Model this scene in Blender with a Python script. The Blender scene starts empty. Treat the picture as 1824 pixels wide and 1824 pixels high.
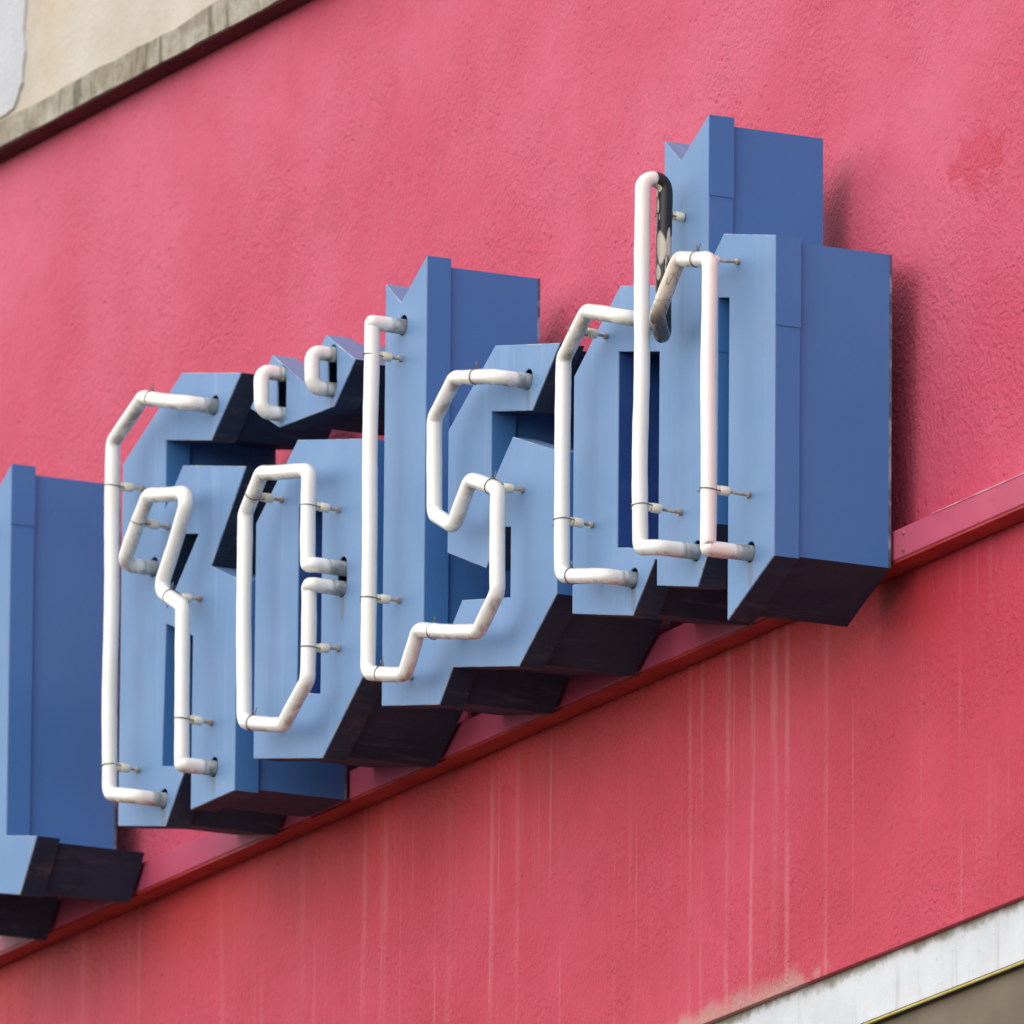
import bpy, bmesh, math, random
from mathutils import Vector, Matrix
from mathutils.geometry import tessellate_polygon

random.seed(7)
S = bpy.context.scene
COL = S.collection
R = math.radians

# ------------------------------------------------------------------ camera
PSI, PHI, ROLL, FPX, W = R(63.735), R(13.434), R(0.499), 33910.0, 1824.0
fh = Vector((-math.sin(PSI), math.cos(PSI), 0)); rt = Vector((math.cos(PSI), math.sin(PSI), 0)); up = Vector((0, 0, 1))
fw = math.cos(PHI) * fh + math.sin(PHI) * up
u0 = -math.sin(PHI) * fh + math.cos(PHI) * up
cr = math.cos(ROLL) * rt + math.sin(ROLL) * u0
cu = -math.sin(ROLL) * rt + math.cos(ROLL) * u0
cam_d = bpy.data.cameras.new('camera'); cam = bpy.data.objects.new('camera', cam_d); COL.objects.link(cam)
cam_d.sensor_width = 36.0; cam_d.lens = FPX / W * 36.0
cam_d.clip_start = 0.5; cam_d.clip_end = 2000
M = Matrix((cr, cu, -fw)).transposed().to_4x4(); M.translation = Vector((20.408117, -10.270813, 1.6))
cam.matrix_world = M
cam_d.dof.use_dof = True; cam_d.dof.focus_distance = 23.2; cam_d.dof.aperture_fstop = 13
S.camera = cam

# ------------------------------------------------------------------ sky and sun (bright overcast)
SUN_EL, SUN_LEFT = 40, -10          # height, and degrees to the left of straight-on to the wall
sd = Vector((-math.sin(R(SUN_LEFT)) * math.cos(R(SUN_EL)), -math.cos(R(SUN_LEFT)) * math.cos(R(SUN_EL)), math.sin(R(SUN_EL))))
wd = bpy.data.worlds.new('World'); S.world = wd; wd.use_nodes = True
nt = wd.node_tree; nt.nodes.clear()
sky = nt.nodes.new('ShaderNodeTexSky'); sky.sky_type = 'NISHITA'; sky.sun_disc = False
sky.sun_elevation = R(SUN_EL); sky.sun_rotation = math.atan2(sd.x, sd.y); sky.dust_density = 0.4; sky.air_density = 1
hs = nt.nodes.new('ShaderNodeHueSaturation'); hs.inputs['Saturation'].default_value = 0.42
bg = nt.nodes.new('ShaderNodeBackground'); bg.inputs['Strength'].default_value = 0.15
ow = nt.nodes.new('ShaderNodeOutputWorld')
nt.links.new(sky.outputs[0], hs.inputs['Color']); nt.links.new(hs.outputs[0], bg.inputs[0]); nt.links.new(bg.outputs[0], ow.inputs[0])
sl = bpy.data.lights.new('sun', 'SUN'); sl.energy = 0.7; sl.angle = R(105); sl.color = (1.0, 0.92, 0.84)
so = bpy.data.objects.new('sun', sl); COL.objects.link(so); so.rotation_euler = (-sd).to_track_quat('-Z', 'Y').to_euler(); so.location = (0, -6, 14)
S.view_settings.view_transform = 'Standard'; S.view_settings.look = 'None'
S.view_settings.exposure = 0.92; S.view_settings.gamma = 1.0; S.view_settings.use_curve_mapping = False
S.cycles.max_bounces = 8

# ------------------------------------------------------------------ material helpers
class NT:
    def __init__(s, name):
        s.m = bpy.data.materials.new(name); s.m.use_nodes = True; s.t = s.m.node_tree; s.b = s.t.nodes['Principled BSDF']
        s.co = s.n('ShaderNodeTexCoord').outputs['Object']
    def n(s, k, **kw):
        o = s.t.nodes.new(k)
        for a, v in kw.items(): setattr(o, a, v)
        return o
    def set(s, sock, v):
        if hasattr(v, 'links') or hasattr(v, 'is_output'): s.t.links.new(v, sock)
        else: sock.default_value = (*v, 1) if isinstance(v, tuple) and len(v) == 3 and sock.type == 'RGBA' else v
    def scale(s, sc, loc=(0, 0, 0)):
        m = s.n('ShaderNodeMapping'); s.set(m.inputs['Vector'], s.co); m.inputs['Scale'].default_value = sc; m.inputs['Location'].default_value = loc
        return m.outputs[0]
    def noise(s, scale=5.0, detail=4.0, rough=0.55, vec=None, dist=0.0):
        o = s.n('ShaderNodeTexNoise'); s.set(o.inputs['Vector'], vec or s.co); o.inputs['Scale'].default_value = scale
        o.inputs['Detail'].default_value = detail; o.inputs['Roughness'].default_value = rough; o.inputs['Distortion'].default_value = dist
        return o.outputs['Fac']
    def vor(s, scale, vec=None, feat='F1'):
        o = s.n('ShaderNodeTexVoronoi', feature=feat); s.set(o.inputs['Vector'], vec or s.co); o.inputs['Scale'].default_value = scale
        return o.outputs['Distance']
    def ramp(s, f, stops):
        o = s.n('ShaderNodeValToRGB'); s.set(o.inputs[0], f); e = o.color_ramp.elements
        while len(e) < len(stops): e.new(0.5)
        for i, (p, c) in enumerate(stops):
            e[i].position = p; e[i].color = (*c, 1) if isinstance(c, tuple) else (c, c, c, 1)
        return o.outputs[0]
    def math(s, op, a, b=0.0, clamp=False):
        o = s.n('ShaderNodeMath', operation=op, use_clamp=clamp); s.set(o.inputs[0], a); s.set(o.inputs[1], b); return o.outputs[0]
    def remap(s, v, a, b, c=0.0, d=1.0):
        o = s.n('ShaderNodeMapRange', interpolation_type='SMOOTHSTEP'); s.set(o.inputs[0], v)
        for i, q in enumerate((a, b, c, d)): o.inputs[i + 1].default_value = q
        return o.outputs[0]
    def mix(s, f, a, b, mode='MIX'):
        o = s.n('ShaderNodeMix', data_type='RGBA', blend_type=mode); s.set(o.inputs[0], f); s.set(o.inputs[6], a); s.set(o.inputs[7], b); return o.outputs[2]
    def xyz(s):
        o = s.n('ShaderNodeSeparateXYZ'); s.set(o.inputs[0], s.co); return o.outputs
    def noisevec(s):
        o = s.n('ShaderNodeTexNoise'); s.set(o.inputs['Vector'], s.co); o.inputs['Scale'].default_value = 14; o.inputs['Detail'].default_value = 4
        a = s.n('ShaderNodeVectorMath', operation='SCALE'); s.set(a.inputs[0], o.outputs['Color']); a.inputs['Scale'].default_value = 0.16
        b = s.n('ShaderNodeVectorMath', operation='ADD'); s.set(b.inputs[0], s.co); s.set(b.inputs[1], a.outputs[0]); return b.outputs[0]
    def bump(s, h, dist=0.001, strength=1.0, normal=None):
        o = s.n('ShaderNodeBump'); s.set(o.inputs['Height'], h); o.inputs['Distance'].default_value = dist; o.inputs['Strength'].default_value = strength
        if normal is not None: s.set(o.inputs['Normal'], normal)
        return o.outputs[0]
    def out(s, col=None, rough=None, normal=None, spec=None, metal=None, coat=None):
        for k, v in (('Base Color', col), ('Roughness', rough), ('Normal', normal), ('Specular IOR Level', spec), ('Metallic', metal), ('Coat Weight', coat)):
            if v is not None: s.set(s.b.inputs[k], v)
        return s.m

def plaster_bump(t, k=1.0):
    g = t.noise(300, 3, 0.6)
    tex = t.remap(t.noise(120, 3, 0.55, None, 0.3), 0.36, 0.70)
    und = t.noise(7, 3, 0.5)
    h = t.math('ADD', t.math('MULTIPLY', g, 0.16), t.math('MULTIPLY', tex, t.remap(t.noise(4, 3, 0.6), 0.34, 0.66, 0.16, 0.50)))
    tr = t.noise(26, 4, 0.6, t.scale((1.5, 1, 0.8)), 0.8)          # trowel marks
    h = t.math('ADD', h, t.math('MULTIPLY', t.remap(tr, 0.40, 0.62), t.remap(t.noise(3.5, 3), 0.44, 0.62, 0.05, 0.26)))
    pit = t.remap(t.vor(46), 0.03, 0.22)
    pm = t.remap(t.noise(6, 3, 0.6), 0.46, 0.62)
    h = t.math('ADD', h, t.math('MULTIPLY', t.math('MULTIPLY', t.math('SUBTRACT', pit, 1.0), pm), 0.65))
    nub = t.math('MULTIPLY', t.remap(t.vor(38, t.scale((1, 1, 1), (.3, 0, .7))), 0.20, 0.04), t.remap(t.noise(5, 3, 0.6, t.scale((1, 1, 1), (7, 0, 1))), 0.50, 0.64))
    h = t.math('ADD', h, t.math('MULTIPLY', nub, 0.55))
    h = t.math('ADD', h, t.math('MULTIPLY', und, 2.6))
    return t.bump(h, 0.0028 * k, 1.0)

def spot(t, p, rx, rz, wob=0.5):
    x, y, z = t.xyz()
    dx = t.math('DIVIDE', t.math('SUBTRACT', x, p[0]), rx); dz = t.math('DIVIDE', t.math('SUBTRACT', z, p[1]), rz)
    d = t.math('SQRT', t.math('ADD', t.math('MULTIPLY', dx, dx), t.math('MULTIPLY', dz, dz)))
    d = t.math('ADD', d, t.math('MULTIPLY', t.math('SUBTRACT', t.noise(28, 4, 0.6), 0.5), wob * 2))
    return t.remap(d, 1.05, 0.75)

def mat_wall_upper():
    t = NT('pink_render')
    c = t.mix(t.remap(t.noise(2.2, 4, 0.55), 0.36, 0.66), (0.60, 0.062, 0.108), (0.67, 0.105, 0.164))
    c = t.mix(t.math('MULTIPLY', t.remap(t.noise(26, 4, 0.6), 0.50, 0.72), 0.22), c, (0.50, 0.042, 0.075))
    c = t.mix(t.math('MULTIPLY', t.remap(t.noise(60, 3, 0.6, t.scale((1, 1, 1))), 0.56, 0.72), 0.16), c, (0.68, 0.17, 0.22))
    c = t.mix(t.math('MULTIPLY', spot(t, (0.845, 7.315), 0.085, 0.034, 1.5), 0.55), c, (0.58, 0.034, 0.058))
    c = t.mix(t.math('MULTIPLY', spot(t, (-0.937, 7.650), 0.05, 0.035, 1.4), 0.4), c, (0.50, 0.055, 0.09))
    return t.out(c, 0.62, plaster_bump(t), 0.35)

def streaks(t, xs, lo, hi):
    x, y, z = t.xyz()
    xw = t.math('ADD', x, t.math('MULTIPLY', t.math('SUBTRACT', t.noise(5, 3, 0.6, t.scale((1, 1, .7))), 0.5), 0.014))
    u = t.remap(xw, lo, hi); u.node.interpolation_type = 'LINEAR'
    st = []
    for (p, w, a) in xs:
        q = (p - lo) / (hi - lo); h = 0.72 * w / (hi - lo)
        st += [(q - h, 0.0), (q - 0.25 * h, a), (q + 0.25 * h, a), (q + h, 0.0)]
    return t.ramp(u, st[:32])

def mat_wall_lower():
    t = NT('red_render')
    x, y, z = t.xyz()
    c = t.mix(t.remap(t.noise(2.6, 4, 0.55), 0.36, 0.66), (0.53, 0.033, 0.058), (0.60, 0.052, 0.086))
    c = t.mix(t.math('MULTIPLY', t.remap(t.noise(30, 4, 0.6), 0.5, 0.72), 0.35), c, (0.47, 0.030, 0.045))
    # rusty run-off under the rail and pale lime runs
    zz = t.math('ADD', z, t.math('MULTIPLY', t.math('SUBTRACT', t.noise(20, 3, 0.6, t.scale((1, 1, 0.12))), 0.5), 0.22))
    under = t.remap(zz, 6.70, 6.86)
    mx = t.remap(x, 0.95, 0.45)
    rust = t.math('MULTIPLY', under, t.math('MULTIPLY', mx, t.remap(t.noise(34, 3, 0.6, t.scale((1, 1, 0.06))), 0.30, 0.62)))
    c = t.mix(t.math('MULTIPLY', rust, 0.65), c, (0.36, 0.026, 0.018))
    c = t.mix(t.math('MULTIPLY', t.math('MULTIPLY', t.remap(z, 6.60, 6.86), mx), 0.5), c, (0.53, 0.036, 0.026))
    fine = t.remap(t.noise(95, 2, 0.5, t.scale((1, 1, 0.012))), 0.58, 0.72)
    fade = t.remap(t.noise(3, 2, 0.5, t.scale((1.2, 1, 1))), 0.40, 0.62)
    c = t.mix(t.math('MULTIPLY', t.math('MULTIPLY', fine, fade), 0.40), c, (0.66, 0.20, 0.185))
    sr = streaks(t, [(0.094, .009, .5), (.126, .007, .5), (.196, .010, .9), (.261, .008, .95), (.321, .016, .55), (.355, .011, .65), (.458, .010, .35), (.883, .008, .28)], 0.0, 1.0)
    sl2 = streaks(t, [(-1.66, .012, .3), (-1.238, .014, .35), (-.999, .012, .25), (-.818, .010, .45), (-.757, .011, .6), (-.576, .016, .3), (-.455, .010, .55), (-.383, .009, .5)], -1.8, -0.2)
    brk = t.remap(t.noise(7, 4, 0.6, t.scale((3, 1, .6))), 0.34, 0.62)
    c = t.mix(t.math('MULTIPLY', t.math('MULTIPLY', t.math('MAXIMUM', sr, sl2), brk), 0.48), c, (0.68, 0.30, 0.28))
    # crumbling pale foot of the render by the white band
    foot = t.math('MULTIPLY', t.remap(t.math('ADD', z, t.math('MULTIPLY', t.math('SUBTRACT', t.noise(18, 4), .5), .05)), 6.42, 6.392), spot(t, (0.23, 6.40), .22, .06, .6))
    c = t.mix(t.math('MULTIPLY', foot, 0.7), c, (0.55, 0.30, 0.24))
    return t.out(c, 0.62, plaster_bump(t, 0.9), 0.35)

def mat_blue(name='blue_paint'):
    t = NT(name)
    c = t.mix(t.remap(t.noise(3.5, 3, 0.5), 0.35, 0.65), (0.146, 0.262, 0.450), (0.174, 0.292, 0.478))
    run = t.remap(t.noise(42, 3, 0.55, t.scale((1, 1, 0.05))), 0.55, 0.75)
    c = t.mix(t.math('MULTIPLY', run, 0.30), c, (0.29, 0.39, 0.58))
    drk = t.remap(t.noise(55, 3, 0.55, t.scale((1, 1, 0.09), (3, 0, 0))), 0.58, 0.78)
    c = t.mix(t.math('MULTIPLY', drk, 0.22), c, (0.10, 0.17, 0.33))
    spk = t.remap(t.noise(210, 2, 0.6), 0.68, 0.76)
    c = t.mix(t.math('MULTIPLY', spk, 0.35), c, (0.09, 0.12, 0.20))
    dr = None                                                    # rusty drips under the bores
    for p in ((-.994, 6.846), (-.660, 7.286), (-.512, 7.283), (.335, 6.858), (.646, 6.826), (.042, 7.171), (-.846, 6.858), (-.477, 7.014)):
        q = spot(t, p, 0.007, 0.020, 0.6); dr = q if dr is None else t.math('MAXIMUM', dr, q)
    c = t.mix(t.math('MULTIPLY', dr, 0.55), c, (0.17, 0.15, 0.15))
    dirt = t.remap(t.noise(9, 5, 0.65), 0.52, 0.72)
    c = t.mix(t.math('MULTIPLY', dirt, 0.22), c, (0.20, 0.24, 0.33))
    return t.out(c, t.remap(t.noise(12, 3), 0.3, 0.7, 0.42, 0.55), t.bump(t.noise(6, 2), 0.0012, 0.5), 0.4)

def mat_worn():
    t = NT('worn_blue_edge')
    c = t.mix(t.remap(t.noise(38, 4, 0.65), 0.44, 0.58), (0.20, 0.31, 0.50), (0.46, 0.47, 0.43))
    c = t.mix(t.math('MULTIPLY', t.remap(t.noise(55, 4, 0.65), 0.60, 0.68), 0.9), c, (0.20, 0.11, 0.06))
    return t.out(c, 0.6, None, 0.3)

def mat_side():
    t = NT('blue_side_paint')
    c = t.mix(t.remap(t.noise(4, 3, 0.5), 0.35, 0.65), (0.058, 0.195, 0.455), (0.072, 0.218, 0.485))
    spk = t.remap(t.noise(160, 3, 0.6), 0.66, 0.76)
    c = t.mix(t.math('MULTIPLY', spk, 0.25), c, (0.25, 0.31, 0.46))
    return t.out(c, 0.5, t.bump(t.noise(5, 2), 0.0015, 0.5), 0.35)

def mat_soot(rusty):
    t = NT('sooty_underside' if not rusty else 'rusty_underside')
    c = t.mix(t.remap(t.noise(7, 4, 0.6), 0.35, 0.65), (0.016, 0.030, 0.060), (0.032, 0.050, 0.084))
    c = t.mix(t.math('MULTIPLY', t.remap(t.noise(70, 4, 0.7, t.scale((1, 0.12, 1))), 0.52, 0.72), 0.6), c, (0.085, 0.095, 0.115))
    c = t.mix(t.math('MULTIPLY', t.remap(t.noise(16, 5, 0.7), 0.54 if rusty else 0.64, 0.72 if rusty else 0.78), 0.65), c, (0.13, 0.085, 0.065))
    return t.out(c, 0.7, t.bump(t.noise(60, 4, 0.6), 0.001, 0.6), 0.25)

def mat_tube(kind):
    t = NT({'w': 'white_neon_glass', 's': 'stained_neon_glass', 'b': 'blackened_neon_glass', 'g': 'grey_electrode_glass'}[kind])
    if kind == 'b':
        fl = t.remap(t.noise(62, 3, 0.6, t.scale((1.3, 1, 0.20), (.7, .4, .83))), 0.575, 0.60)
        for p, rx, rz in (((.469, 7.262), .0045, .020), ((.466, 7.232), .003, .010), ((.468, 7.338), .003, .007), ((.462, 7.333), .003, .006), ((.466, 7.315), .002, .009), ((.470, 7.205), .0025, .009)):
            fl = t.math('MAXIMUM', fl, spot(t, p, rx, rz, 0.35))
        c = t.mix(fl, (0.016, 0.015, 0.015), (0.66, 0.58, 0.44))
        return t.out(c, 0.35, None, 0.5)
    if kind == 'g':
        c = t.mix(t.remap(t.noise(60, 4, 0.6), 0.35, 0.65), (0.22, 0.23, 0.23), (0.44, 0.45, 0.44))
        return t.out(c, 0.35, None, 0.5)
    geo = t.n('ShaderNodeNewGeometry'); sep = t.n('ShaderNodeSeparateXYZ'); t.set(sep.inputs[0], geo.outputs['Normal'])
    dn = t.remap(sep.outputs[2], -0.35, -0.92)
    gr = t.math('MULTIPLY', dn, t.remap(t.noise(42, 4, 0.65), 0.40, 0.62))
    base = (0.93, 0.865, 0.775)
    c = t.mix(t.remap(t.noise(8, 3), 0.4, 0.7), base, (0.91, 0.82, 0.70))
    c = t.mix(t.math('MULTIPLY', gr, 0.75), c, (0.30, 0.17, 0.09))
    sp = t.remap(t.noise(110, 3, 0.6), 0.73, 0.78)
    c = t.mix(t.math('MULTIPLY', sp, 0.6 if kind == 'w' else 0.8), c, (0.20, 0.12, 0.07))
    if kind == 's':
        ck = t.remap(t.noise(26, 3, 0.6, t.scale((1, 1, 0.5)), 1.2), 0.50, 0.49)
        line = t.math('MULTIPLY', t.remap(t.noise(26, 3, 0.6, t.scale((1, 1, 0.5)), 1.2), 0.475, 0.50), ck)
        c = t.mix(0.5, c, (0.74, 0.50, 0.30))
        c = t.mix(t.math('MULTIPLY', line, 0.9), c, (0.06, 0.04, 0.03))
        x, y, z = t.xyz()
        low = t.remap(t.math('ADD', z, t.math('MULTIPLY', t.math('SUBTRACT', t.noise(60, 3), .5), .02)), 7.190, 7.152)
        c = t.mix(t.math('MULTIPLY', low, 0.93), c, (0.045, 0.024, 0.013))
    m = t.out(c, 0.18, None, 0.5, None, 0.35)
    return m

def mat_simple(name, a, b, scale=40, rough=0.6, metal=0.0, spec=0.4, bump=0.0005):
    t = NT(name)
    c = t.mix(t.remap(t.noise(scale, 4, 0.6), 0.38, 0.64), a, b)
    return t.out(c, rough, t.bump(t.noise(scale * 2, 3), bump, 0.6), spec, metal)

def mat_cornice():
    t = NT('mossy_concrete')
    c = t.mix(t.remap(t.noise(16, 5, 0.65), 0.35, 0.65), (0.30, 0.25, 0.17), (0.50, 0.44, 0.34))
    v = t.remap(t.noise(45, 4, 0.65, t.scale((1, 1, 0.18))), 0.50, 0.68)
    c = t.mix(t.math('MULTIPLY', v, 0.75), c, (0.10, 0.085, 0.045))
    v2 = t.remap(t.noise(8, 4, 0.7), 0.54, 0.66)
    c = t.mix(t.math('MULTIPLY', v2, 0.6), c, (0.075, 0.07, 0.04))
    return t.out(c, 0.9, t.bump(t.noise(70, 5, 0.7), 0.003, 0.9), 0.2)

def mat_plaster(name, a, b, stain):
    t = NT(name)
    c = t.mix(t.remap(t.noise(5, 4, 0.6), 0.35, 0.65), a, b)
    c = t.mix(t.math('MULTIPLY', t.remap(t.noise(3.2, 4, 0.6), 0.52, 0.70), 0.6), c, stain)
    return t.out(c, 0.85, t.bump(t.math('ADD', t.noise(110, 4, 0.6), t.noise(20, 3)), 0.002, 0.8), 0.2)

def mat_white_band():
    t = NT('white_band_paint')
    x, y, z = t.xyz()
    c = t.mix(t.remap(t.noise(6, 4, 0.6), 0.35, 0.65), (0.62, 0.61, 0.595), (0.72, 0.71, 0.69))
    g = t.math('ADD', z, t.math('MULTIPLY', t.math('SUBTRACT', t.noise(26, 5, 0.65), 0.5), 0.05))
    c = t.mix(t.math('MULTIPLY', t.remap(g, 6.374, 6.390), 0.85), c, (0.22, 0.18, 0.10))
    run = t.math('MULTIPLY', t.remap(t.noise(70, 3, 0.6, t.scale((1, 1, 0.06))), 0.56, 0.72), 0.35)
    c = t.mix(run, c, (0.42, 0.35, 0.27))
    c = t.mix(t.math('MULTIPLY', t.remap(t.noise(120, 3, 0.6), 0.66, 0.74), 0.5), c, (0.25, 0.19, 0.12))
    return t.out(c, 0.6, t.bump(t.noise(60, 4, 0.6), 0.0015, 0.7), 0.3)

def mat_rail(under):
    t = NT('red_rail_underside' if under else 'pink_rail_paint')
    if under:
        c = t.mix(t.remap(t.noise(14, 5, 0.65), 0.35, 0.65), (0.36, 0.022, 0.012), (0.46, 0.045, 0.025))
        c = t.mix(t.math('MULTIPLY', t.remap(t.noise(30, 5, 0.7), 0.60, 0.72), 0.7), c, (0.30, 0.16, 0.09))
    else:
        c = t.mix(t.remap(t.noise(5, 4, 0.6), 0.35, 0.65), (0.52, 0.066, 0.125), (0.58, 0.095, 0.155))
        c = t.mix(t.math('MULTIPLY', t.remap(t.noise(22, 5, 0.7), 0.60, 0.74), 0.5), c, (0.36, 0.03, 0.03))
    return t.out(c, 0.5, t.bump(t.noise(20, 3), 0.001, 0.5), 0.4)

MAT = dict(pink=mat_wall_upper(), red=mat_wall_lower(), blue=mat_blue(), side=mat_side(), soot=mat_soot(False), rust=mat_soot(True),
           w=mat_tube('w'), s=mat_tube('s'), b=mat_tube('b'), g=mat_tube('g'),
           porcelain=mat_simple('cream_porcelain', (0.92, 0.77, 0.54), (0.94, 0.85, 0.68), 60, 0.3),
           bolt=mat_simple('weathered_bolt', (0.34, 0.25, 0.17), (0.60, 0.51, 0.41), 120, 0.5, 0.1),
           wire=mat_simple('tie_wire', (0.13, 0.12, 0.11), (0.24, 0.22, 0.19), 90, 0.45, 0.6),
           dark=mat_simple('black_rubber', (0.010, 0.010, 0.011), (0.02, 0.02, 0.022), 40, 0.6),
           inner=mat_simple('dark_box_lining', (0.012, 0.02, 0.05), (0.02, 0.03, 0.07), 30, 0.7),
           edge=mat_simple('bare_metal_edge', (0.10, 0.11, 0.14), (0.34, 0.36, 0.40), 38, 0.5, 0.3),
           highlight=mat_simple('pink_highlight', (0.62, 0.15, 0.19), (0.72, 0.36, 0.38), 40, 0.5),
           navy=mat_simple('shaded_navy_paint', (0.022, 0.070, 0.260), (0.034, 0.095, 0.310), 12, 0.5),
           rivet=mat_simple('rusty_rivet', (0.30, 0.09, 0.06), (0.42, 0.20, 0.13), 120, 0.7),
           worn=mat_worn(), soffit_shade=mat_simple('shaded_red_paint', (0.045, 0.008, 0.008), (0.09, 0.014, 0.012), 14, 0.8),
           cornice=mat_cornice(), beige=mat_plaster('beige_plaster', (0.56, 0.47, 0.36), (0.64, 0.56, 0.45), (0.58, 0.42, 0.24)),
           white=mat_plaster('white_plaster', (0.55, 0.535, 0.52), (0.63, 0.615, 0.60), (0.55, 0.52, 0.50)),
           band=mat_white_band(), yellow=mat_simple('yellow_bead', (0.62, 0.48, 0.10), (0.72, 0.60, 0.22), 50, 0.6),
           brown=mat_simple('brown_panel_paint', (0.15, 0.105, 0.055), (0.185, 0.135, 0.075), 8, 0.6),
           rail=mat_rail(False), railu=mat_rail(True),
           asphalt=mat_simple('asphalt', (0.045, 0.045, 0.047), (0.06, 0.06, 0.06), 30, 0.9),
           paving=mat_simple('grey_paving', (0.16, 0.155, 0.15), (0.22, 0.21, 0.20), 6, 0.9))

# ------------------------------------------------------------------ object helpers
def link(o, parent=None, label=None, cat=None, group=None, kind=None):
    COL.objects.link(o)
    if parent is not None: o.parent = parent
    for k, v in (('label', label), ('category', cat), ('group', group), ('kind', kind)):
        if v: o[k] = v
    return o
def empty(name, **kw):
    return link(bpy.data.objects.new(name, None), **kw)
def mesh(name, verts, faces, mat, parent=None, smooth=False, **kw):
    me = bpy.data.meshes.new(name); me.from_pydata([tuple(v) for v in verts], [], faces)
    bm = bmesh.new(); bm.from_mesh(me); bmesh.ops.recalc_face_normals(bm, faces=bm.faces); bm.to_mesh(me); bm.free()
    me.materials.append(MAT[mat])
    if smooth: me.polygons.foreach_set('use_smooth', [True] * len(me.polygons))
    return link(bpy.data.objects.new(name, me), parent, **kw)
def box(name, lo, hi, mat, parent=None, bevel=0.0, **kw):
    x0, y0, z0 = lo; x1, y1, z1 = hi
    v = [(x, y, z) for x in (x0, x1) for y in (y0, y1) for z in (z0, z1)]
    f = [(0, 1, 3, 2), (4, 6, 7, 5), (0, 4, 5, 1), (2, 3, 7, 6), (0, 2, 6, 4), (1, 5, 7, 3)]
    o = mesh(name, v, f, mat, parent, **kw)
    if bevel:
        m = o.modifiers.new('bevel', 'BEVEL'); m.width = bevel; m.segments = 2
    return o
def signed_area(p):
    return 0.5 * sum(p[i][0] * p[(i + 1) % len(p)][1] - p[(i + 1) % len(p)][0] * p[i][1] for i in range(len(p)))
def orient(p, ccw=True):
    return list(p) if (signed_area(p) > 0) == ccw else list(p)[::-1]
def offset(p, d):                      # to the left of each edge: into the material for a CCW outline or a CW hole
    n = len(p); out = []
    for i in range(n):
        a, b, c = Vector(p[i - 1]), Vector(p[i]), Vector(p[(i + 1) % n])
        e1 = (b - a).normalized(); e2 = (c - b).normalized()
        n1 = Vector((-e1.y, e1.x)); n2 = Vector((-e2.y, e2.x))
        m = n1 + n2
        k = d / max(0.25, m.dot(n1)) if m.length > 1e-6 else d
        out.append(tuple(b + m * k))
    return out
def plate(name, outline, holes, y0, y1, mat, parent, chamfer=0.0, **kw):
    loops = [orient(outline)] + [orient(h, False) for h in holes]
    front = [offset(l, chamfer) for l in loops] if chamfer else loops
    flat = [q for l in loops for q in l]; ff = [q for l in front for q in l]; n = len(flat)
    tris = tessellate_polygon([[Vector((x * 10, z * 10, 0)) for x, z in l] for l in front])
    v = [(x, y0, z) for x, z in ff] + [(x, y1, z) for x, z in flat] + [(x, y0 + chamfer, z) for x, z in flat]
    f = [tuple(t) for t in tris] + [tuple(n + i for i in t[::-1]) for t in tris]
    edge = []; k = 0; m = 2 * n if chamfer else 0
    for l in loops:
        for i in range(len(l)):
            a, b = k + i, k + (i + 1) % len(l); f.append((a + m, b + m, b + n, a + n))
            if chamfer: edge += [len(f)] * (abs(flat[b][0] - flat[a][0]) > 0.02); f.append((a, b, b + m, a + m))
        k += len(l)
    if not chamfer: v = v[:2 * n]
    o = mesh(name, v, f, mat, parent, **kw)
    if edge:
        o.data.materials.append(MAT['worn'])
        for i in edge: o.data.polygons[i].material_index = 1
    return o
def circle(cx, cz, r, n=20, stretch=0.0):
    out = []
    for i in range(n):
        a = 2 * math.pi * i / n; z = r * math.sin(a)
        out.append((cx + r * math.cos(a), cz + z + (stretch if z > 0 else -stretch)))
    return out

def fillet(pts, r, n=7):
    P = [Vector(p) for p in pts]; out = [(P[0], 0.0)]
    for i in range(1, len(P) - 1):
        a, b, c = P[i - 1], P[i], P[i + 1]
        d1 = (a - b); d2 = (c - b); l1, l2 = d1.length, d2.length; d1.normalize(); d2.normalize()
        ang = math.acos(max(-1, min(1, d1.dot(d2))))
        if ang > 3.08: out.append((b, float(i))); continue
        t = min(r / math.tan(ang / 2), 0.48 * l1, 0.48 * l2); rr = t * math.tan(ang / 2)
        bis = (d1 + d2).normalized(); cen = b + bis * (rr / math.sin(ang / 2))
        s, e = (b + d1 * t) - cen, (b + d2 * t) - cen
        tot = s.angle(e) if s.length > 1e-7 else 0
        ax = s.cross(e)
        if ax.length < 1e-12: out.append((b, float(i))); continue
        ax.normalize()
        for k in range(n + 1):
            out.append((cen + Matrix.Rotation(tot * k / n, 3, ax) @ s, i + (k / n - 0.5) * 0.6))
    out.append((P[-1], float(len(P) - 1)))
    return out
def resample(sm, step=0.006):
    out = [sm[0]]
    for (p, a), (q, b) in zip(sm, sm[1:]):
        n = max(1, int((q - p).length / step))
        for k in range(1, n + 1): out.append((p.lerp(q, k / n), a + (b - a) * k / n))
    return out
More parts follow.
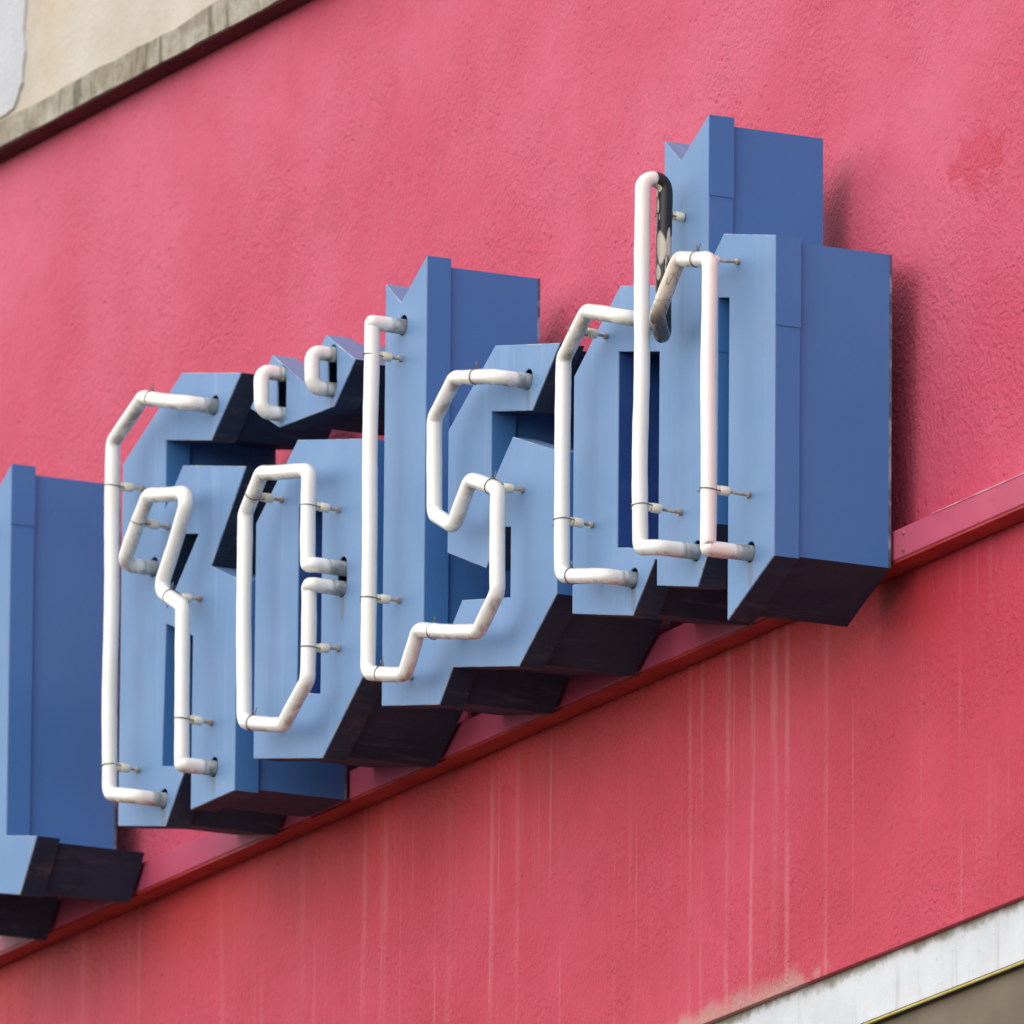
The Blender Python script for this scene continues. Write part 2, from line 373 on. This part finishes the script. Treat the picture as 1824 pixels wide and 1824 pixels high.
def sweep(name, path, r, mat, parent=None, seg=16, cap=True, wob=0.0, smooth=True, **kw):
    P = [Vector(p) for p in path]; v = []; f = []
    t0 = (P[1] - P[0]).normalized(); nrm = t0.orthogonal().normalized()
    for i, p in enumerate(P):
        a = P[max(0, i - 1)]; b = P[min(len(P) - 1, i + 1)]; t = (b - a).normalized()
        nrm = (nrm - t * nrm.dot(t)).normalized(); bn = t.cross(nrm)
        rr = (r[i] if isinstance(r, list) else r) * (1 + wob * (math.sin(i * 0.9 + p.x * 40) * 0.6 + math.sin(i * 0.37 + p.z * 23) * 0.7))
        for k in range(seg):
            an = 2 * math.pi * k / seg; v.append(p + (nrm * math.cos(an) + bn * math.sin(an)) * rr)
    for i in range(len(P) - 1):
        for k in range(seg):
            a = i * seg + k; b = i * seg + (k + 1) % seg; f.append((a, b, b + seg, a + seg))
    if cap: f += [tuple(range(seg))[::-1], tuple((len(P) - 1) * seg + k for k in range(seg))]
    return mesh(name, v, f, mat, parent, smooth, **kw)
def rod(name, a, b, r, mat, parent=None, seg=12, chamfer=0.0, **kw):
    a, b = Vector(a), Vector(b)
    if chamfer:
        d = (b - a).normalized() * chamfer
        return sweep(name, [a, a + d * 0.02, a + d, b - d, b - d * 0.02, b], [r * .55, r - chamfer, r, r, r - chamfer, r * .55], mat, parent, seg, **kw)
    return sweep(name, [a, b], r, mat, parent, seg, **kw)

# ------------------------------------------------------------------ setting: street
box('road', (-300, -300, -0.30), (300, -3.2, 0.0), 'asphalt', kind='structure')
box('pavement', (-60, -3.2, -0.30), (60, 0.0, 0.12), 'paving', kind='structure')

# ------------------------------------------------------------------ setting: the painted facade
X0, X1 = -9.0, 7.0
fac = empty('building', label='pink and red rendered facade with a mossy ledge above and a white band below', cat='building')
box('pink_wall', (X0, 0.0, 6.86), (X1, 0.40, 7.952), 'pink', fac)
box('red_wall', (X0, 0.0, 6.389), (X1, 0.40, 6.86), 'red', fac)
# ledge with a slightly ragged upper edge
rg = random.Random(3); n = 420; v = []; f = []
for i in range(n + 1):
    x = X0 + (X1 - X0) * i / n
    top = 7.984 + rg.uniform(-.0015, .0025) + 0.004 * math.sin(x * 5.1) * math.sin(x * 1.7); lowz = 7.950 + rg.uniform(-.001, .001); yy = -0.035 + rg.uniform(-.001, .001)
    if -1.35 < x < -1.02: top += 0.008 * math.sin((x + 1.35) / 0.33 * math.pi)
    v += [(x, yy, lowz), (x, yy, top), (x, 0.30, top + 0.004), (x, 0.30, lowz)]
for i in range(n):
    for k in range(4):
        a = i * 4 + k; b = i * 4 + (k + 1) % 4; f.append((a, b, b + 4, a + 4))
f += [(0, 1, 2, 3), tuple(n * 4 + k for k in (3, 2, 1, 0))]
mesh('ledge', v, f, 'cornice', fac)
box('ledge_shade_strip', (X0, -0.0325, 7.9475), (X1, -0.001, 7.9505), 'soffit_shade', fac)  # dark red strip, shade under the ledge put into its colour
box('beige_wall', (X0, -0.020, 7.970), (X1, 0.40, 11.0), 'beige', fac)
rp = [(-6.0, 11.0 - .02)] + [(-6.0, 8.0)]
for k in range(9):
    a = -math.pi / 2 + k / 8 * math.pi / 2; rp.append((-1.888 + 0.050 * math.cos(a) + rg.uniform(-.004, .004), 8.050 + 0.052 * math.sin(a) + rg.uniform(-.003, .003)))
for k in range(1, 190): rp.append((-1.837 + rg.uniform(-.002, .002) + .003 * math.sin(k * 1.3), 8.055 + k * 0.0153))
rp.append((-1.836, 11.0 - .02))
plate('white_patch', rp, [], -0.024, -0.018, 'white', fac)
# white band under the red wall: set back a little behind the render's lower edge
rg = random.Random(5); n = 300; v = []; f = []
box('white_band', (X0, 0.010, 6.3165), (X1, 0.40, 6.389), 'band', fac)
rod('yellow_bead', (X0, 0.0125, 6.3145), (X1, 0.0125, 6.3145), 0.0018, 'yellow', fac, 8)
box('brown_panel', (X0, 0.022, 2.9), (X1, 0.40, 6.3155), 'brown', fac)
box('base_wall', (X0, 0.05, 0.0), (X1, 0.40, 2.9), 'brown', fac)

# mounting rail behind the letters: a painted folded channel
rail = empty('mounting_rail', label='pink painted metal rail along the wall behind the blue letters', cat='rail')
box('rail_channel', (-5.5, -0.035, 6.8475), (2.8, -0.001, 6.8842), 'rail', rail, 0.0015)
box('rail_highlight', (0.80, -0.0358, 6.8836), (2.8, -0.034, 6.8852), 'highlight', rail)  # pale strip painting the highlight along the rail's top edge
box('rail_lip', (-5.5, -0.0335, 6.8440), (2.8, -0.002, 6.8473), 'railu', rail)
for z in (6.876, 6.855):
    rod('rivet', (0.7265, -0.0362, z), (0.7265, -0.034, z), 0.0030, 'rivet', rail, 8)

# ------------------------------------------------------------------ letters
YF, YRIM, YBACK, INSET, TH = -0.200, -0.166, -0.041, 0.0055, 0.0014
RT = 0.0098
def mm(p): return [(x / 1000, z / 1000) for x, z in p]

def edge_panel(name, p, q, pi, qi, y0, y1, mat, parent):
    v = [(p[0], y0, p[1]), (q[0], y0, q[1]), (qi[0], y0, qi[1]), (pi[0], y0, pi[1])]
    v += [(x, y1, z) for x, _, z in v]
    f = [(0, 1, 2, 3), (7, 6, 5, 4), (0, 4, 5, 1), (1, 5, 6, 2), (2, 6, 7, 3), (3, 7, 4, 0)]
    return mesh(name, v, f, mat, parent)

def letter(name, label, outline, counters=(), bores=(), seams=()):
    L = empty(name, label=label, cat='sign letter', group='neon letters of the blue sign')
    outer = orient(mm(outline)); cnt = [orient(mm(c), False) for c in counters]
    holes = [[(x / 1000, z / 1000) for x, z in b] if isinstance(b, list) else circle(b[0] / 1000, b[1] / 1000 + 0.002, 0.0128, 20, (b[2] / 1000 if len(b) > 2 else 0)) for b in bores]
    plate('face_panel', outer, cnt + holes, YF, YF + 0.002, 'blue', L, chamfer=0.0008)
    lo = offset(outer, 0.010); lc = [offset(c, 0.010) for c in cnt]
    plate('back_panel', lo, lc, YBACK, YBACK + 0.0015, 'inner', L)
    for loop in [outer] + cnt:
        a_in = offset(loop, TH); c_out = offset(loop, INSET); c_in = offset(loop, INSET + TH); n = len(loop)
        for i in range(n):
            j = (i + 1) % n
            e = Vector(loop[j]) - Vector(loop[i]); nz = -e.x / e.length       # outward normal z
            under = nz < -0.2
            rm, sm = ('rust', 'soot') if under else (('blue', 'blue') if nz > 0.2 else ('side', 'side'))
            zs = [s for s in seams if abs(e.x) < 0.004 and min(loop[i][1], loop[j][1]) + .02 < s / 1000 < max(loop[i][1], loop[j][1]) - .02 and loop[i][0] > sum(p[0] for p in loop) / n]
            if loop is not outer and not under: rm = sm = 'navy'  # counter walls: recess shade put into a darker navy
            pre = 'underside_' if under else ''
            if zs and loop is outer:
                zc = zs[0] / 1000; lo_, hi_ = (i, j) if loop[i][1] < loop[j][1] else (j, i)
                xo, xi = loop[i][0], a_in[i][0]
                edge_panel('rim_strip', loop[lo_], (xo, zc), a_in[lo_], (xi, zc), YF + 0.002, YRIM, rm, L)
                edge_panel('rim_strip', (xo + .0012, zc - .004), (loop[hi_][0] + .0012, loop[hi_][1]), (xo + .0001, zc - .004), (loop[hi_][0] + .0001, loop[hi_][1]), YF + 0.0005, YRIM + .0005, rm, L)
                edge_panel('rim_strip', (xo, zc + .0005), loop[hi_], (xi, zc + .0005), a_in[hi_], YF + 0.002, YRIM, rm, L)
            else:
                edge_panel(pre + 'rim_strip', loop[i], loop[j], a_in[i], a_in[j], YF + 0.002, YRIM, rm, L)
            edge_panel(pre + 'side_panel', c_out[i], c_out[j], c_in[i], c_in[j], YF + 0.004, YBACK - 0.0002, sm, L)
            if nz > -0.3 and e.z if False else (abs(e.x) < 0.004 and e.y > 0.25):   # long right hand walls: worn back flange
                d = 0.0009
                edge_panel('back_flange', (c_out[i][0] + d, c_out[i][1]), (c_out[j][0] + d, c_out[j][1]), (c_out[i][0], c_out[i][1]), (c_out[j][0], c_out[j][1]), YBACK - 0.0018, YBACK + 0.0013, 'edge', L)
    return L

def tube_path(s, pts):
    P = []
    for p in pts:
        if p[0] == 'H':
            hp = [(p[1] / 1000, YF + 0.030, p[2] / 1000), (p[1] / 1000, YF - s, p[2] / 1000)]
            P += hp if not P else hp[::-1]
        elif len(p) == 3: P.append((p[0] / 1000, p[1] / 1000, p[2] / 1000))
        else: P.append((p[0] / 1000, YF - s, p[1] / 1000))
    return P
def tube(L, s, pts, splits=None, r=0.015):
    P = tube_path(s, pts); sm = resample(fillet(P, r))
    # a little hand-bent unevenness
    q = [(p + Vector((math.sin(p.z * 31 + p.x * 17) * .0006, math.sin(p.z * 23 + p.x * 29) * .0006, math.sin(p.x * 37 + p.y * 20) * .0006)), a) for p, a in sm]
    def piece(name, sel, mat):
        if len(sel) > 1: sweep(name, sel, RT, mat, L, 18, wob=0.018)
    end0 = pts[0][0] == 'H'; end1 = pts[-1][0] == 'H'
    ygrey = YF - (0.0135 if s > 0.035 else 0.0025)
    i0 = 0; i1 = len(q) - 1
    if end0:
        while q[i0][0].y > ygrey: i0 += 1
        piece('electrode_end', [p for p, a in q[:i0 + 1]], 'g')
    if end1:
        while q[i1][0].y > ygrey: i1 -= 1
        piece('electrode_end', [p for p, a in q[i1:]], 'g')
    body = q[i0:i1 + 1]
    if not splits: piece('neon_tube', [p for p, a in body], 'w'); return
    bounds = [-1] + [b for b, _ in splits] + [1e9]; names = ['w'] + [m for _, m in splits]
    for k, m in enumerate(names):
        sel = [i for i, (p, a) in enumerate(body) if bounds[k] <= a < bounds[k + 1]]
        if sel:
            hi = min(sel[-1] + 2, len(body))
            piece({'w': 'neon_tube', 'b': 'blackened_tube', 's': 'stained_tube'}[m], [body[i][0] for i in range(sel[0], hi)], m)

def standoff(L, s, x, z, tx=0.0, tz=1.0, tail=1, slim=False):
    """porcelain insulator on a bolt, wired to a tube that runs along (tx, tz) in front of it"""
    x, z = x / 1000, z / 1000; t = Vector((tx, 0, tz)).normalized(); pr = Vector((t.z, 0, -t.x))
    rr = random.Random(int(x * 9999) + int(z * 777))
    ty = YF - s; a = ty + RT; b = a + 0.0185
    dz = rr.uniform(-.0012, .0012); dx = rr.uniform(-.0012, .0012)
    p0 = Vector((x, a, z)); p1 = Vector((x + dx, min(b, YF - .0004), z + dz))
    ax = (p1 - p0)
    ins = sweep('insulator', [p0 + ax * k for k in (0, .01, .09, .16, .17, .27, .28, .34, .93, .99, 1)], [.003, .0046, .0056, .0056, .0040, .0040, .0056, .0060, .0060, .0048, .002], 'porcelain', L, 14)
    if b < YF - .004:
        q1 = p0 + ax * ((YF - a) / 0.0185)
        hd = Vector((0, 1, 0))
        sweep('bolt', [p1 - ax * .05, q1 - hd * .0046, q1 - hd * .0045, q1 - hd * .0014, q1 - hd * .0010, q1 + hd * .004],
              [.0021, .0021, .0041, .0041, .0030, .0030], 'bolt', ins, 8, smooth=False)
    # wire loop round the tube and the neck of the insulator
    pts = []; neck = a + 0.0185 * .22; R1 = RT + .0006; sk = rr.uniform(.001, .004) * rr.choice((-1, 1))
    c = Vector((x, ty, z))
    start = c + pr * (-R1 - .007 - rr.uniform(0, .004)) + Vector((0, rr.uniform(-.004, .002), 0)) + t * rr.uniform(-.004, .002)
    pts.append(start); pts.append(c + pr * (-R1 - .0015) + t * (-sk * .5))
    for k in range(9):
        an = math.pi - k / 8 * math.pi
        pts.append(c + pr * (R1 * math.cos(an)) + Vector((0, -R1 * math.sin(an), 0)) + t * (sk * (k / 8 - .5)))
    for k in range(7):
        an = k / 6 * math.pi
        pts.append(Vector((x, neck, z)) + pr * (.0046 * math.cos(an)) + Vector((0, .0046 * math.sin(an), 0)) + t * (sk * (.5 - k / 6)))
    pts.append(c + pr * (-R1 - .0005) + Vector((0, -.001, 0)) + t * (sk * -.3)); pts.append(c + pr * (-R1 - .006) + Vector((0, -.004, 0)) + t * (sk * .9 + .003))
    sweep('tie_wire', pts, 0.0007, 'wire', ins, 6)

S0, SH, SD = 0.0423, 0.056, 0.028
# --- tall letter cut by the left edge of the picture
A = letter('neon_letter', 'tall blue box letter cut off by the left edge, no tube showing',
           [(-1850, 6866), (-1850, 7260), (-1700, 7300), (-1599, 7270), (-1599, 7398), (-1550, 7364), (-1473, 7410), (-1473, 6915), (-1378, 6896), (-1428, 6828), (-1646, 6876), (-1684, 6826)],
           [[(-1735, 6950), (-1735, 7180), (-1600, 7150), (-1600, 6925)]], [(-1560, 7340)], [7334])
tube(A, S0, [('H', -1560, 7340), (-1562, 6890), (-1660, 6912), ('H', -1780, 6920)])
# --- K
K = letter('neon_letter', 'wide blue letter K with two bent white tubes and a slanted slot',
           [(-1131, 6861), (-1131, 7337), (-957, 7420), (-781, 7382), (-867, 7312), (-1002, 7341), (-1002, 7250), (-950, 7297), (-763, 7256), (-863, 7147), (-786, 7115), (-786, 6840), (-914, 6840), (-914, 7066), (-995, 7099), (-1002, 6914), (-930, 6899), (-990, 6833)],
           [[(-901, 7197), (-994, 7116), (-995, 7151), (-944, 7206)]], [(-858, 7354), (-995, 6868), (-1034, 7179), (-847, 6880)])
tube(K, S0, [('H', -858, 7354), (-980, 7388), (-1071, 7349), (-1069, 6886), ('H', -995, 6868)])
tube(K, S0, [('H', -1034, 7179), (-963, 7256), (-839, 7232), (-922, 7124), (-854, 7087), (-853, 6881), ('H', -847, 6880)])
for a in ((-1070, 7291), (-1069, 6923), (-990, 7226, .5, .75), (-892, 7108, .7, -.35), (-853, 6942), (-955, 7381, 1, -.2)): standoff(K, S0, *a)
# --- o
O = letter('neon_letter', 'blue letter o under the two pointed dots, white tube ending in one slot',
           [(-731, 6870), (-731, 7175), (-612, 7258), (-407, 7216), (-407, 6920), (-531, 6831)],
           [[(-607, 7172), (-538, 7157), (-538, 6915), (-607, 6931)]], [(-478, 7051, 13)])
tube(O, S0, [('H', -478, 7064), (-489, 7064), (-490, 7187), (-627, 7214), (-675, 7170), (-672, 6900), (-554, 6874), (-487, 6917), (-486, 7038), ('H', -478, 7038)])
for a in ((-652, 7189, .5, .5), (-490, 7143), (-486, 6960), (-643, 6894, 1, -.2)): standoff(O, S0, *a)
# --- umlaut dots, one zigzag box
D = letter('umlaut_dots', 'blue zigzag box of two pointed dots with small handle-shaped white tubes',
           [(-752, 7329), (-689, 7385), (-600, 7331), (-532, 7377), (-448, 7327), (-508, 7279), (-667, 7286)], [], [(-660, 7328, 22), (-513, 7325, 20)])
tube(D, SD, [('H', -661, 7354), ('H', -659, 7301)], r=.012)
tube(D, SD, [('H', -514, 7347), ('H', -513, 7301)], r=.012)
# --- l and s joined
LS = letter('neon_letter', 'blue joined letters l and s sharing one long zigzag white tube',
            [(-362, 6864), (-362, 7405), (-318, 7372), (-246, 7416), (-246, 6945), (-164, 6928), (-137, 6953), (-3, 6929), (-3, 7018), (-23, 7022), (-72, 6980), (-180, 7022), (-180, 7178), (-51, 7258), (128, 7222), (53, 7153), (-60, 7176), (-60, 7080), (0, 7131), (125, 7087), (125, 6907), (22, 6837), (-162, 6873), (-199, 6833)],
            [], [(-312, 7339), (41, 7193)])
tube(LS, S0, [('H', -312, 7339), (-314, 7338), (-314, 6891), (-211, 6869), (-171, 6917), (-6, 6881), (47, 6920), (47, 7050), (-28, 7078), (-77, 7030), (-132, 7056), (-132, 7177), (-77, 7218), ('H', 41, 7193)])
for a in ((-315, 7299), (-314, 6988), (30, 7057, .9, -.35), (-275, 6883, 1, -.2), (-129, 6907, 1, -.2), (-16, 7206, 1, -.2)): standoff(LS, S0, *a)
# --- c and h joined
CH = letter('neon_letter', 'blue joined letters c and h with a partly blackened tube',
            [(168, 6873), (168, 7171), (292, 7258), (410, 7232), (410, 7413), (453, 7379), (528, 7419), (528, 7229), (570, 7261), (707, 7229), (707, 6834), (586, 6779), (586, 7178), (555, 7185), (555, 6905), (506, 6837), (397, 6861), (397, 6893), (392, 6895), (332, 6837)],
            [[(289, 7176), (400, 7152), (400, 6907), (289, 6931)]], [(382, 7194), (334, 6881), (503, 6880), (645, 6849)], [7122, 7323])
tube(CH, S0, [('H', 382, 7194), (288, 7222), (223, 7177), (224, 6905), ('H', 334, 6881)])
tube(CH, SH, [('H', 503, 6880), (462, 6888), (464, 7348), (464, -226.5, 7348), (462, -226.5, 7147), (505, 7166), (561, 7225), (643, 7207), (644, 6851), ('H', 645, 6849)],
     [(3.5, 'b'), (5.0, 's'), (7.3, 'w')], .0135)
for a in ((258, 7204, .6, .65), (224, 6974), (252, 6898, 1, -.2)): standoff(CH, S0, *a)
for a in ((462, 6940), (644, 6923), (611, 7214, 1, -.2)): standoff(CH, SH, *a)
standoff(CH, 0.0265, 463, 7306)
